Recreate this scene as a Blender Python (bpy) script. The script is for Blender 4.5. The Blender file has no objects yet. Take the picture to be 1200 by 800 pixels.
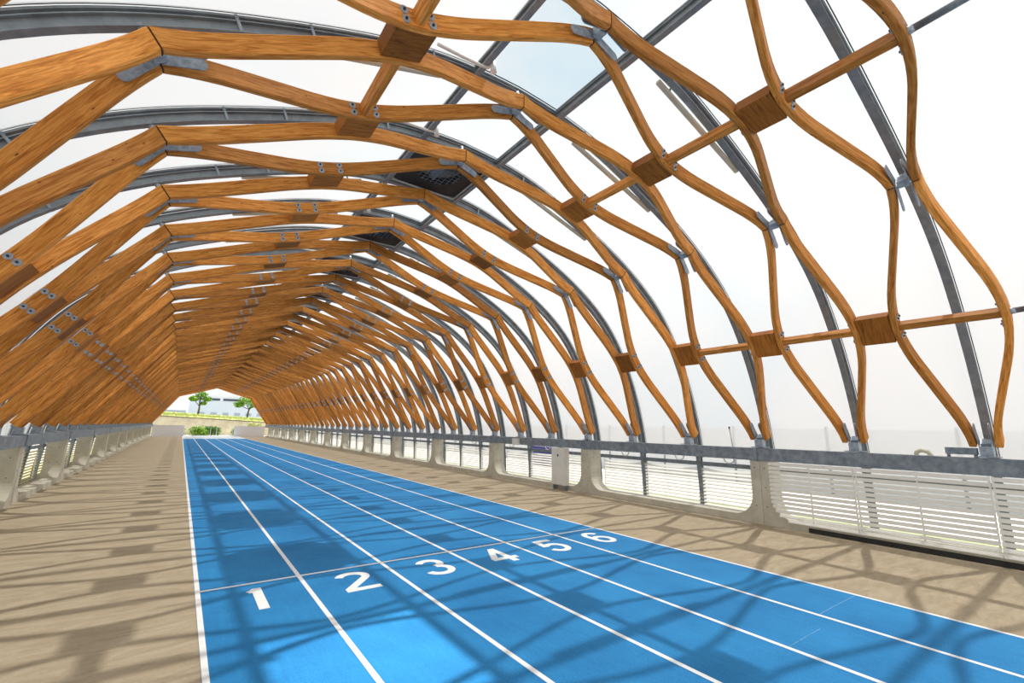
import bpy, math, random
from mathutils import Vector, Matrix, Euler
random.seed(7)
scene = bpy.context.scene
COL = scene.collection

# ------------------------------------------------------------ camera
F_PX, YAW, PITCH, ROLL, CAM_H = 530.7, 0.621, 0.187, 0.016, 2.176
cam = bpy.data.cameras.new('camera')
cam.sensor_width = 36.0
cam.lens = F_PX / 1200 * 36.0
cam.clip_end = 900
camo = bpy.data.objects.new('camera', cam)
COL.objects.link(camo)
cy_, sy_, cp_, sp_ = math.cos(YAW), math.sin(YAW), math.cos(PITCH), math.sin(PITCH)
Fv = Vector((sy_ * cp_, cy_ * cp_, sp_))
Rv = Vector((cy_, -sy_, 0))
Uv = Rv.cross(Fv)
R2 = Rv * math.cos(ROLL) + Uv * math.sin(ROLL)
U2 = -Rv * math.sin(ROLL) + Uv * math.cos(ROLL)
M = Matrix((R2, U2, -Fv)).transposed().to_4x4()
M.translation = Vector((0, 0, CAM_H))
camo.matrix_world = M
scene.camera = camo

# ------------------------------------------------------------ world: bright, mostly clouded summer sky
world = bpy.data.worlds.new('sky')
scene.world = world
world.use_nodes = True
nt = world.node_tree
nt.nodes.clear()
wo = nt.nodes.new('ShaderNodeOutputWorld')
bg = nt.nodes.new('ShaderNodeBackground')
tc = nt.nodes.new('ShaderNodeTexCoord')
nz = nt.nodes.new('ShaderNodeTexNoise')
nz.inputs['Scale'].default_value = 3.2
nz.inputs['Detail'].default_value = 5
rp = nt.nodes.new('ShaderNodeValToRGB')
rp.color_ramp.elements[0].position = 0.36
rp.color_ramp.elements[0].color = (0.77, 0.92, 1.0, 1)
rp.color_ramp.elements[1].position = 0.52
rp.color_ramp.elements[1].color = (1.0, 1.0, 1.0, 1)
nt.links.new(tc.outputs['Generated'], nz.inputs['Vector'])
nt.links.new(nz.outputs['Fac'], rp.inputs['Fac'])
nt.links.new(rp.outputs['Color'], bg.inputs['Color'])
nt.links.new(bg.outputs['Background'], wo.inputs['Surface'])
bg.inputs['Strength'].default_value = 0.75

# ------------------------------------------------------------ sun
sun = bpy.data.lights.new('sun', 'SUN')
sun.energy = 4.6
sun.angle = math.radians(0.9)
sun.color = (1.0, 0.965, 0.91)
suno = bpy.data.objects.new('sun', sun)
COL.objects.link(suno)
SUN_DIR = Vector((-2.45, -0.12, -8.0)).normalized()
suno.rotation_euler = SUN_DIR.to_track_quat('-Z', 'Y').to_euler()
suno.location = (10, 0, 30)

vs = scene.view_settings
vs.view_transform = 'Standard'
vs.look = 'None'
vs.gamma = 1.0
vs.use_curve_mapping = False
vs.exposure = 0.55
try:
    scene.cycles.max_bounces = 10
    scene.cycles.diffuse_bounces = 5
    scene.cycles.transparent_max_bounces = 16
except Exception:
    pass

# ------------------------------------------------------------ layout numbers (metres)
XC = 4.10            # axis of the tunnel
DY = 1.969           # spacing of the frames
Y0 = 1.768           # first frame
NF = 43              # last frame index
HW, ZB = 7.53, 1.95  # base node
SW, ZS = 4.733, 6.044  # shoulder node
ZR = 7.547           # ridge node
X_L0, LANE = 0.441, 1.22
Y_START = 7.566
Y_END = 86.2


def fy(i):
    if i < 0:
        return Y0 - 1.45 + DY * i
    return Y0 + DY * i


# ------------------------------------------------------------ materials
def mat(name):
    m = bpy.data.materials.new(name)
    m.use_nodes = True
    n = m.node_tree
    b = n.nodes['Principled BSDF']
    return m, n, b


def ramp(n, fac, stops):
    r = n.nodes.new('ShaderNodeValToRGB')
    e = r.color_ramp.elements
    while len(e) < len(stops):
        e.new(0.5)
    for k, (p, c) in enumerate(stops):
        e[k].position = p
        e[k].color = (*c, 1)
    n.links.new(fac, r.inputs['Fac'])
    return r.outputs['Color']


def noise(n, vec, scale, detail=3, rough=0.5, dist=0.0):
    t = n.nodes.new('ShaderNodeTexNoise')
    t.inputs['Scale'].default_value = scale
    t.inputs['Detail'].default_value = detail
    t.inputs['Roughness'].default_value = rough
    t.inputs['Distortion'].default_value = dist
    if vec is not None:
        n.links.new(vec, t.inputs['Vector'])
    return t.outputs['Fac']


def mapping(n, out, scale, loc=None):
    mp = n.nodes.new('ShaderNodeMapping')
    mp.inputs['Scale'].default_value = scale
    n.links.new(out, mp.inputs['Vector'])
    if loc is not None:
        n.links.new(loc, mp.inputs['Location'])
    return mp.outputs['Vector']


def mixc(n, fac, a, b, mode='MIX'):
    x = n.nodes.new('ShaderNodeMix')
    x.data_type = 'RGBA'
    x.blend_type = mode
    for key, v in ((0, fac), (6, a), (7, b)):
        if isinstance(v, (int, float)):
            x.inputs[key].default_value = v
        elif isinstance(v, tuple):
            x.inputs[key].default_value = (*v, 1)
        else:
            n.links.new(v, x.inputs[key])
    return x.outputs[2]


def bump(n, b, h, strength, dist=0.01):
    x = n.nodes.new('ShaderNodeBump')
    x.inputs['Strength'].default_value = strength
    x.inputs['Distance'].default_value = dist
    n.links.new(h, x.inputs['Height'])
    n.links.new(x.outputs['Normal'], b.inputs['Normal'])


def wood_mat(name, dark, mid, light):
    m, n, b = mat(name)
    tcn = n.nodes.new('ShaderNodeTexCoord')
    oi = n.nodes.new('ShaderNodeObjectInfo')
    sc = n.nodes.new('ShaderNodeVectorMath')
    sc.operation = 'SCALE'
    sc.inputs[0].default_value = (17, 31, 7)
    n.links.new(oi.outputs['Random'], sc.inputs['Scale'])
    v1 = mapping(n, tcn.outputs['UV'], (1.3, 16.0, 1.0), sc.outputs[0])
    g1 = noise(n, v1, 1.6, 4, 0.6, 1.1)
    v2 = mapping(n, tcn.outputs['UV'], (5.0, 150.0, 1.0), sc.outputs[0])
    g2 = noise(n, v2, 1.2, 3, 0.6)
    c = ramp(n, g1, [(0.30, dark), (0.46, mid), (0.62, light), (0.74, mid)])
    c2 = ramp(n, g2, [(0.30, (0.62, 0.55, 0.5)), (0.62, (1.05, 1.05, 1.05))])
    c = mixc(n, 0.6, c, c2, 'MULTIPLY')
    # knots
    vo = n.nodes.new('ShaderNodeTexVoronoi')
    vo.inputs['Scale'].default_value = 1.0
    n.links.new(mapping(n, tcn.outputs['UV'], (3.2, 9.0, 1.0), sc.outputs[0]), vo.inputs['Vector'])
    k = ramp(n, vo.outputs['Distance'], [(0.03, (1, 1, 1)), (0.10, (0, 0, 0))])
    c = mixc(n, k, c, (dark[0] * 0.35, dark[1] * 0.3, dark[2] * 0.3))
    hs = n.nodes.new('ShaderNodeHueSaturation')
    mr = n.nodes.new('ShaderNodeMapRange')
    mr.inputs['To Min'].default_value = 0.66
    mr.inputs['To Max'].default_value = 1.30
    n.links.new(oi.outputs['Random'], mr.inputs['Value'])
    n.links.new(mr.outputs['Result'], hs.inputs['Value'])
    n.links.new(c, hs.inputs['Color'])
    n.links.new(hs.outputs['Color'], b.inputs['Base Color'])
    b.inputs['Roughness'].default_value = 0.6
    b.inputs['Specular IOR Level'].default_value = 0.2
    bump(n, b, g2, 0.25, 0.004)
    return m


WOOD = wood_mat('honey_larch', (0.34, 0.105, 0.013), (0.60, 0.23, 0.040), (0.78, 0.35, 0.082))
WOODB = wood_mat('brown_block', (0.17, 0.052, 0.006), (0.34, 0.115, 0.014), (0.44, 0.165, 0.026))


def metal_mat(name, c0, c1, rough=0.45, metallic=0.6, scale=6.0):
    m, n, b = mat(name)
    tcn = n.nodes.new('ShaderNodeTexCoord')
    g = noise(n, tcn.outputs['Object'], scale, 5, 0.65)
    c = ramp(n, g, [(0.35, c0), (0.65, c1)])
    n.links.new(c, b.inputs['Base Color'])
    b.inputs['Roughness'].default_value = rough
    b.inputs['Metallic'].default_value = metallic
    return m


GALV = metal_mat('galvanised_steel', (0.16, 0.19, 0.22), (0.34, 0.39, 0.43), 0.45, 0.35, 7)
GALVD = metal_mat('dark_galvanised_steel', (0.19, 0.225, 0.25), (0.28, 0.32, 0.35), 0.5, 0.2, 5)
RAILM = metal_mat('spangled_rail_steel', (0.17, 0.20, 0.235), (0.31, 0.35, 0.39), 0.45, 0.3, 7)
BRACK = metal_mat('bracket_steel', (0.24, 0.28, 0.33), (0.46, 0.52, 0.58), 0.4, 0.4, 12)
CAPM = metal_mat('clamp_profile', (0.55, 0.58, 0.6), (0.7, 0.72, 0.73), 0.5, 0.2)
BLACK = metal_mat('black_housing', (0.012, 0.012, 0.013), (0.03, 0.03, 0.032), 0.6, 0.0)
WHITE = metal_mat('white_enamel', (0.74, 0.74, 0.70), (0.82, 0.82, 0.79), 0.5, 0.0, 3)
SLAT = metal_mat('cream_louvre', (0.80, 0.79, 0.74), (0.88, 0.87, 0.83), 0.5, 0.0, 2)
SLATY = metal_mat('straw_louvre', (0.74, 0.66, 0.36), (0.84, 0.77, 0.48), 0.55, 0.0, 2)
CREAM = metal_mat('cream_plastic', (0.62, 0.60, 0.46), (0.72, 0.70, 0.56), 0.5, 0.0, 2)


def concrete():
    m, n, b = mat('cast_concrete')
    tcn = n.nodes.new('ShaderNodeTexCoord')
    g = noise(n, tcn.outputs['Object'], 2.2, 6, 0.7)
    c = ramp(n, g, [(0.3, (0.50, 0.47, 0.38)), (0.7, (0.70, 0.67, 0.57))])
    f = noise(n, tcn.outputs['Object'], 90, 3)
    c = mixc(n, 0.35, c, ramp(n, f, [(0.3, (0.6, 0.6, 0.6)), (0.7, (1.1, 1.1, 1.1))]), 'MULTIPLY')
    n.links.new(c, b.inputs['Base Color'])
    b.inputs['Roughness'].default_value = 0.85
    bump(n, b, f, 0.2, 0.004)
    return m


CONC = concrete()


def track_mat():
    m, n, b = mat('blue_track_rubber')
    tcn = n.nodes.new('ShaderNodeTexCoord')
    g = noise(n, tcn.outputs['Object'], 0.7, 5, 0.6)
    c = ramp(n, g, [(0.3, (0.012, 0.175, 0.43)), (0.7, (0.025, 0.26, 0.58))])
    f = noise(n, tcn.outputs['Object'], 160, 2)
    c = mixc(n, 0.6, c, ramp(n, f, [(0.3, (0.45, 0.55, 0.62)), (0.7, (1.45, 1.38, 1.30))]), 'MULTIPLY')
    s = noise(n, mapping(n, tcn.outputs['Object'], (9, 0.8, 1)), 2.0, 4, 0.7)
    c = mixc(n, 0.5, c, ramp(n, s, [(0.3, (0.8, 0.86, 0.9)), (0.7, (1.2, 1.14, 1.1))]), 'MULTIPLY')
    n.links.new(c, b.inputs['Base Color'])
    b.inputs['Roughness'].default_value = 0.75
    b.inputs['Specular IOR Level'].default_value = 0.25
    bump(n, b, f, 0.35, 0.004)
    return m


def paving_mat():
    m, n, b = mat('beige_walkway')
    tcn = n.nodes.new('ShaderNodeTexCoord')
    g = noise(n, mapping(n, tcn.outputs['Object'], (0.9, 3.0, 1)), 2.2, 6, 0.7, 0.8)
    c = ramp(n, g, [(0.3, (0.34, 0.275, 0.18)), (0.52, (0.43, 0.355, 0.245)), (0.7, (0.49, 0.415, 0.30))])
    f = noise(n, mapping(n, tcn.outputs['Object'], (12, 60, 1)), 3.0, 4, 0.7)
    c = mixc(n, 0.6, c, ramp(n, f, [(0.3, (0.66, 0.66, 0.66)), (0.7, (1.2, 1.2, 1.2))]), 'MULTIPLY')
    n.links.new(c, b.inputs['Base Color'])
    b.inputs['Roughness'].default_value = 0.85
    b.inputs['Specular IOR Level'].default_value = 0.25
    bump(n, b, f, 0.2, 0.004)
    return m


TRACK, PAVE = track_mat(), paving_mat()


def flat(name, c, rough=0.8, var=0.12, scale=3.0):
    m, n, b = mat(name)
    tcn = n.nodes.new('ShaderNodeTexCoord')
    g = noise(n, tcn.outputs['Object'], scale, 5, 0.65)
    lo = tuple(v * (1 - var) for v in c)
    hi = tuple(min(1, v * (1 + var)) for v in c)
    n.links.new(ramp(n, g, [(0.3, lo), (0.7, hi)]), b.inputs['Base Color'])
    b.inputs['Roughness'].default_value = rough
    return m


PAINT = flat('white_line_paint', (0.86, 0.87, 0.86), 0.6, 0.05, 12)
FAINT = flat('worn_pale_paint', (0.12, 0.36, 0.60), 0.7, 0.35, 25)


def membrane(name, clear, trans, diff):
    m = bpy.data.materials.new(name)
    m.use_nodes = True
    n = m.node_tree
    n.nodes.clear()
    out = n.nodes.new('ShaderNodeOutputMaterial')
    tp = n.nodes.new('ShaderNodeBsdfTransparent')
    tl = n.nodes.new('ShaderNodeBsdfTranslucent')
    df = n.nodes.new('ShaderNodeBsdfDiffuse')
    tp.inputs['Color'].default_value = (clear[0], clear[1], clear[2], 1)
    tl.inputs['Color'].default_value = (trans * .97, trans * .985, trans, 1)
    df.inputs['Color'].default_value = (diff, diff, diff, 1)
    a1 = n.nodes.new('ShaderNodeAddShader')
    a2 = n.nodes.new('ShaderNodeAddShader')
    n.links.new(tl.outputs[0], a1.inputs[0])
    n.links.new(df.outputs[0], a1.inputs[1])
    n.links.new(a1.outputs[0], a2.inputs[0])
    n.links.new(tp.outputs[0], a2.inputs[1])
    n.links.new(a2.outputs[0], out.inputs['Surface'])
    return m


MEMB = membrane('frosted_membrane', (0.28, 0.28, 0.28), 0.22, 0.22)
CLEAR = membrane('clear_foil', (0.74, 0.76, 0.77), 0.02, 0.03)


# ------------------------------------------------------------ mesh helper
class MB:
    def __init__(s):
        s.v, s.f, s.uv, s.sm = [], [], [], []

    def face(s, pts, uvs=None, smooth=False):
        b = len(s.v)
        s.v += [tuple(p) for p in pts]
        s.f.append(tuple(range(b, b + len(pts))))
        s.uv.append(uvs or [(p[0], p[1]) for p in pts])
        s.sm.append(smooth)

    def box(s, x0, x1, y0, y1, z0, z1, R=None):
        P = [Vector((x, y, z)) for x in (x0, x1) for y in (y0, y1) for z in (z0, z1)]
        if R is not None:
            P = [R @ p for p in P]
        d = (x1 - x0, y1 - y0, z1 - z0)
        for q, (a, b) in (((0, 1, 3, 2), (2, 1)), ((4, 6, 7, 5), (1, 2)), ((0, 4, 5, 1), (2, 0)),
                          ((2, 3, 7, 6), (0, 2)), ((0, 2, 6, 4), (0, 1)), ((1, 5, 7, 3), (1, 0))):
            L1 = (P[q[1]] - P[q[0]]).length
            L2 = (P[q[2]] - P[q[1]]).length
            if L1 >= L2:
                uv = [(0, 0), (L1, 0), (L1, L2), (0, L2)]
            else:
                uv = [(0, 0), (0, L1), (L2, L1), (L2, 0)]
            s.face([P[k] for k in q], uv)

    def loft(s, rings, closed=True, caps=True, smooth=False, flip=False):
        """rings: list of equal-length point lists; shared vertices"""
        b = len(s.v)
        n = len(rings[0])
        for r in rings:
            s.v += [tuple(p) for p in r]
        u = 0.0
        for k in range(len(rings) - 1):
            du = (Vector(rings[k + 1][0]) - Vector(rings[k][0])).length
            v = 0.0
            for j in range(n if closed else n - 1):
                j2 = (j + 1) % n
                dv = (Vector(rings[k][j2]) - Vector(rings[k][j])).length
                q = (b + k * n + j, b + k * n + j2, b + (k + 1) * n + j2, b + (k + 1) * n + j)
                uv = [(u, v), (u, v + dv), (u + du, v + dv), (u + du, v)]
                if flip:
                    q, uv = q[::-1], uv[::-1]
                s.f.append(q)
                s.uv.append(uv)
                s.sm.append(smooth)
                v += dv
            u += du
        if caps and closed:
            for k, rev in ((0, True), (len(rings) - 1, False)):
                idx = [b + k * n + j for j in range(n)]
                if rev != flip:
                    idx = idx[::-1]
                s.f.append(tuple(idx))
                s.uv.append([(0.1 * j, 0.05 * j) for j in range(n)])
                s.sm.append(False)

    def prism(s, pts, axis, a, b):
        """pts 2-D in the plane normal to axis; extruded a..b"""
        def p3(p, t):
            return {0: (t, p[0], p[1]), 1: (p[0], t, p[1]), 2: (p[0], p[1], t)}[axis]
        s.loft([[p3(p, a) for p in pts], [p3(p, b) for p in pts]])

    def tube(s, pts, r, n=8, caps=True, smooth=True):
        pts = [Vector(p) for p in pts]
        rings = []
        up = None
        for k, p in enumerate(pts):
            d = (pts[min(k + 1, len(pts) - 1)] - pts[max(k - 1, 0)]).normalized()
            if up is None:
                up = Vector((0, 0, 1)) if abs(d.z) < 0.9 else Vector((1, 0, 0))
            a = d.cross(up).normalized()
            up = a.cross(d).normalized()
            rr = r[k] if isinstance(r, (list, tuple)) else r
            rings.append([p + a * (rr * math.cos(t)) + up * (rr * math.sin(t))
                          for t in [2 * math.pi * j / n for j in range(n)]])
        s.loft(rings, smooth=smooth, caps=caps)

    def mesh(s, name, material):
        me = bpy.data.meshes.new(name)
        me.from_pydata(s.v, [], s.f)
        uvl = me.uv_layers.new(name='UVMap')
        k = 0
        for f in s.uv:
            for c in f:
                uvl.data[k].uv = c
                k += 1
        me.polygons.foreach_set('use_smooth', s.sm)
        me.materials.append(material)
        me.update()
        return me


def link(name, me, parent=None, loc=None, rot=None, **props):
    o = bpy.data.objects.new(name, me)
    COL.objects.link(o)
    if parent is not None:
        o.parent = parent
    if loc is not None:
        o.location = loc
    if rot is not None:
        o.rotation_euler = rot
    for k, v in props.items():
        o[k] = v
    return o


def thing(name, label, cat, loc=(0, 0, 0), group=None, rot=None):
    o = link(name, None, None, loc, rot, label=label, category=cat)
    if group:
        o['group'] = group
    return o


ORD = ['first', 'second', 'third', 'fourth', 'fifth', 'sixth', 'seventh', 'eighth', 'ninth', 'tenth', 'eleventh',
       'twelfth', 'thirteenth', 'fourteenth', 'fifteenth', 'sixteenth', 'seventeenth', 'eighteenth', 'nineteenth', 'twentieth']

# ============================================================ SETTING
floor = link('floor', None, kind='structure')
m = MB()
m.box(-3.75, X_L0 - 0.03, -8, Y_END + 6, -0.30, 0.0)
m.box(X_L0 + LANE * 6 + 0.03, 12.1, -8, Y_END + 6, -0.30, 0.0)
link('walkway_surface', m.mesh('walkway_surface', PAVE), floor)
m = MB()
m.box(X_L0 - 0.03, X_L0 + LANE * 6 + 0.03, -8, 74.5, -0.30, 0.002)
link('track_surface', m.mesh('track_surface', TRACK), floor)
m = MB()
m.box(X_L0 - 0.03, X_L0 + LANE * 6 + 0.03, 74.5, Y_END + 6, -0.30, 0.001)
link('finish_apron', m.mesh('finish_apron', flat('pale_apron', (0.62, 0.68, 0.72))), floor)
m = MB()
m.box(-0.0275, 0.0275, -8, 74.5, 0.002, 0.006)
me = m.mesh('lane_line', PAINT)
for k in range(7):
    link('lane_line', me, floor, (X_L0 + LANE * k, 0, 0))
m = MB()
m.box(X_L0, X_L0 + 6 * LANE, Y_START - 0.025, Y_START + 0.025, 0.002, 0.0052)
link('start_line', m.mesh('start_line', PAINT), floor)
m = MB()
m.box(X_L0, X_L0 + 6 * LANE, 17.60, 17.64, 0.002, 0.005)
m.box(X_L0 + 5 * LANE + .05, X_L0 + 6 * LANE - .05, 2.68, 2.69, 0.002, 0.005)
m.box(X_L0 + 4 * LANE + .05, X_L0 + 5 * LANE - .4, 2.50, 2.508, 0.002, 0.005)
link('worn_cross_mark', m.mesh('worn_cross_mark', FAINT), floor)


def ribbon(pts, w, closed=False):
    """flat stroke polygon of width w around a polyline, as quads"""
    out = []
    n = len(pts)
    L, R = [], []
    for k in range(n):
        p = Vector(pts[k])
        a = Vector(pts[max(k - 1, 0)]) if not closed else Vector(pts[k - 1])
        b = Vector(pts[min(k + 1, n - 1)]) if not closed else Vector(pts[(k + 1) % n])
        d1 = (p - a).normalized() if (p - a).length > 1e-6 else (b - p).normalized()
        d2 = (b - p).normalized() if (b - p).length > 1e-6 else d1
        d = (d1 + d2).normalized()
        nn = Vector((-d.y, d.x))
        c = max(0.5, d.dot(d1))
        L.append(p + nn * w / 2 / c)
        R.append(p - nn * w / 2 / c)
    for k in range(n if closed else n - 1):
        j = (k + 1) % n
        out.append([R[k], R[j], L[j], L[k]])
    return out


def arc(cx, cy, rx, ry, a0, a1, n=16):
    return [(cx + rx * math.cos(math.radians(a0 + (a1 - a0) * k / n)),
             cy + ry * math.sin(math.radians(a0 + (a1 - a0) * k / n))) for k in range(n + 1)]


DIG = {
    1: [[(0.03, -0.41), (0.03, 0.41)], [(-0.075, 0.285), (-0.02, 0.31), (0.005, 0.37)]],
    2: [arc(0.0, 0.19, 0.185, 0.17, 165, -35, 18) + [(-0.12, -0.24), (-0.19, -0.33)], [(-0.235, -0.355), (0.235, -0.355)]],
    3: [arc(0.0, 0.185, 0.165, 0.165, 160, -80, 16) , arc(0.0, -0.165, 0.19, 0.19, 80, -165, 18)],
    4: [[(0.085, -0.41), (0.085, 0.41)], [(0.07, 0.38), (-0.205, -0.19)], [(-0.25, -0.2), (0.24, -0.2)]],
    5: [[(0.20, 0.355), (-0.165, 0.355)], [(-0.125, 0.40), (-0.175, -0.02)], arc(0.0, -0.13, 0.185, 0.22, 140, -160, 22)],
    6: [arc(0.0, -0.155, 0.175, 0.20, 0, 360, 26)[:-1], [(-0.175, -0.155), (-0.172, 0.02)] + arc(0.0, 0.10, 0.172, 0.26, 170, 30, 14)],
}
WORDS = {1: 'one', 2: 'two', 3: 'three', 4: 'four', 5: 'five', 6: 'six'}
for d, strokes in DIG.items():
    m = MB()
    h = 0.0
    for st in strokes:
        closed = (d == 6 and len(st) == 26)
        w = 0.115 if d != 1 or st[0][0] == 0.03 else 0.09
        h += 0.0006
        for q in ribbon(st, w, closed):
            top = [(p.x, p.y, 0.0065 + h) for p in q]
            m.loft([[(p.x, p.y, 0.002) for p in q], top])
    link('lane_number', m.mesh('lane_number', PAINT), floor,
         (X_L0 + LANE * (d - 0.5) + (0.0 if d == 1 else 0.02), 6.90, 0))

# --- terrain outside
m = MB()
g = 14
for i in range(g):
    for j in range(g):
        x0, x1 = -260 + 520 * i / g, -260 + 520 * (i + 1) / g
        y0, y1 = -120 + 520 * j / g, -120 + 520 * (j + 1) / g
        m.face([(x0, y0, -0.36), (x1, y0, -0.36), (x1, y1, -0.36), (x0, y1, -0.36)])
link('ground', m.mesh('ground', flat('pale_gravel', (0.50, 0.48, 0.42), 0.9, 0.2, 0.4)), kind='structure')

# --- arch geometry (cross-section, relative to XC)
ARC_KEYS = [(0.0, 7.89), (1.4, 7.79), (2.6, 7.44), (3.94, 6.88), (4.92, 6.40), (5.88, 5.77), (6.72, 4.95), (7.40, 3.75), (7.81, 2.6), (8.01, 1.6), (8.11, 0.6), (8.13, -0.3)]


def spline(keys, n=6):
    out = []
    K = [Vector((-keys[1][0], keys[1][1]))] + [Vector(k) for k in keys] + [Vector(keys[-1]) * 2 - Vector(keys[-2])]
    for k in range(1, len(K) - 2):
        p0, p1, p2, p3 = K[k - 1:k + 3]
        for j in range(n):
            t = j / n
            out.append(0.5 * ((2 * p1) + (p2 - p0) * t + (2 * p0 - 5 * p1 + 4 * p2 - p3) * t * t + (3 * p1 - p0 - 3 * p2 + p3) * t ** 3))
    out.append(K[-2])
    return out


HALF = spline(ARC_KEYS, 5)
for _ in range(6):      # fair the curve
    HALF = [HALF[0]] + [(HALF[k - 1] + HALF[k] * 2 + HALF[k + 1]) / 4 for k in range(1, len(HALF) - 1)] + [HALF[-1]]
HALF[0] = Vector((0, HALF[1].y + 0.012))
FULL = [Vector((-p.x, p.y)) for p in HALF[:0:-1]] + HALF      # left foot -> ridge -> right foot


def nrm(path, k):
    a = path[max(k - 1, 0)]
    b = path[min(k + 1, len(path) - 1)]
    d = (b - a).normalized()
    return Vector((-d.y, d.x))          # outward when the path runs left -> right


def arch_sweep(mb, path, prof):
    """prof: closed list of (y, radial) ; swept along the section path"""
    rings = []
    for k, p in enumerate(path):
        nn = nrm(path, k)
        rings.append([(p.x + nn.x * r, y, p.y + nn.y * r) for y, r in prof])
    mb.loft(rings, flip=True)


I_PROF = [(-.06, -.075), (.06, -.075), (.06, -.063), (.006, -.063), (.006, .063), (.05, .063), (.05, .075), (-.05, .075), (-.05, .063), (-.006, .063), (-.006, -.063), (-.06, -.063)]
arch_m = MB()
arch_sweep(arch_m, FULL, I_PROF)
ME_ARCH = arch_m.mesh('i_section', GALVD)
clamp_m = MB()
above = [p for p in FULL if p.y > 1.25]
arch_sweep(clamp_m, above, [(-.045, .115), (.045, .115), (.045, .14), (-.045, .14)])
ME_CLAMP = clamp_m.mesh('membrane_clamp', GALVD)
edge_m = MB()
for sgn in (-1, 1):
    arch_sweep(edge_m, above, sorted([(sgn * .055, .145), (sgn * .068, .145), (sgn * .068, .16), (sgn * .055, .16)], key=lambda q: math.atan2(q[1] - .1525, q[0] - sgn * .061)))
ME_EDGE = edge_m.mesh('membrane_edge_rope', metal_mat('dark_rope_edge', (0.02, 0.022, 0.024), (0.05, 0.055, 0.06)))


def path_at(x):
    for k in range(len(FULL) - 1):
        a, b = FULL[k], FULL[k + 1]
        if a.x <= x <= b.x and b.x > a.x:
            t = (x - a.x) / (b.x - a.x)
            return a.lerp(b, t), nrm(FULL, k)
    return FULL[-1], nrm(FULL, len(FULL) - 1)


cleat = MB()
cleat.box(-.018, .018, -.055, .055, -.08, .14)
ME_CLEAT = cleat.mesh('clamp_cleat', GALV)

for i in range(-3, NF + 1):
    if i < 0:
        lab = 'grey steel rib arching overhead behind the nearest timber arch, %s one back' % ORD[-i - 1]
    elif i == 0:
        lab = 'dark grey steel rib crossing the top right, nearest the viewer'
    elif i < 12:
        lab = 'dark grey steel rib carrying the %s timber arch from the viewer' % ORD[i]
    else:
        lab = 'grey steel rib over the closely packed timber arches far down the tunnel'
    a = thing('steel_arch', lab, 'steel arch', (XC, fy(i), 0), 'steel ribs over the timber arches')
    link('i_section', ME_ARCH, a)
    link('membrane_clamp', ME_CLAMP, a)
    link('membrane_edge_rope', ME_EDGE, a)
    if 1 <= i <= 4:
        for x in (-6.2, -4.1, -3.3, -1.6, 1.6, 3.0):
            p, nn = path_at(x)
            link('clamp_cleat', ME_CLEAT, a, (p.x, 0, p.y), (0, math.atan2(nn.x, nn.y), 0))

# --- membrane roof
ceiling = link('ceiling', None, kind='structure')
RW = 0.88


def strip(path, y0, y1, r, sag=0.05, n=6):
    mb = MB()
    rings = []
    for j in range(n + 1):
        t = j / n
        y = y0 + (y1 - y0) * t
        off = r - sag * 4 * t * (1 - t)
        rings.append([(p.x + nrm(path, k).x * off, y, p.y + nrm(path, k).y * off) for k, p in enumerate(path)])
    mb.loft(rings, closed=False, caps=False, smooth=True)
    return mb


left_path = [p for p in FULL if p.x < -RW and p.y > 1.28]
pl, _ = path_at(-RW)
pr, _ = path_at(RW)
left_path = left_path + [pl]
right_path = [pr] + [p for p in FULL if p.x > RW and p.y > 1.28]
mid_path = [pl] + [p for p in FULL if -RW < p.x < RW] + [pr]
me_l = strip(left_path, 0, DY, .152).mesh('membrane_panel', MEMB)
me_r = strip(right_path, 0, DY, .152).mesh('membrane_panel', MEMB)
me_m = strip(mid_path, .06, DY - .06, .152, 0.0, 2).mesh('ridge_membrane', MEMB)
me_c = strip(mid_path, .08, DY - .08, .145, 0.0, 2).mesh('skylight_pane', CLEAR)
wide = 1.45 + DY
for i in range(-3, NF):
    y = fy(i)
    if i == -1:
        link('membrane_panel', strip(left_path, 0, wide, .152).mesh('membrane_panel', MEMB), ceiling, (XC, y, 0))
        link('membrane_panel', strip(right_path, 0, wide, .152).mesh('membrane_panel', MEMB), ceiling, (XC, y, 0))
        link('ridge_membrane', strip(mid_path, 0.06, wide - .06, .152, 0, 2).mesh('ridge_membrane', MEMB), ceiling, (XC, y, 0))
        continue
    link('membrane_panel', me_l, ceiling, (XC, y, 0))
    link('membrane_panel', me_r, ceiling, (XC, y, 0))
    if i == 1:
        link('skylight_pane', me_c, ceiling, (XC, y, 0), label='clear skylight pane showing blue sky')
    elif not (i % 2 == 1 and i >= 3):
        link('ridge_membrane', me_m, ceiling, (XC, y, 0))

# ridge purlins
pm = MB()
pm.box(-.05, .05, .065, DY - .065, 7.80, 7.815)
pm.box(-.006, .006, .065, DY - .065, 7.815, 7.93)
pm.box(-.045, .045, .065, DY - .065, 7.93, 7.945)
pm.box(-.03, .03, .065, DY - .065, 7.985, 8.01)
pm.box(-.02, .02, .4, .42, 7.945, 7.985)
pm.box(-.02, .02, 1.5, 1.52, 7.945, 7.985)
ME_PURL = pm.mesh('ridge_purlin', GALVD)
for i in range(-3, NF):
    for sx in (-1, 1):
        z = pl.y - 7.87
        o = link('ridge_purlin', ME_PURL, ceiling, (XC + sx * RW, fy(i), z))
        if i == -1:
            o.scale = (1, wide / DY, 1)

# ============================================================ TIMBER ARCHES
DEP, TH = 0.24, 0.10


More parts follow.
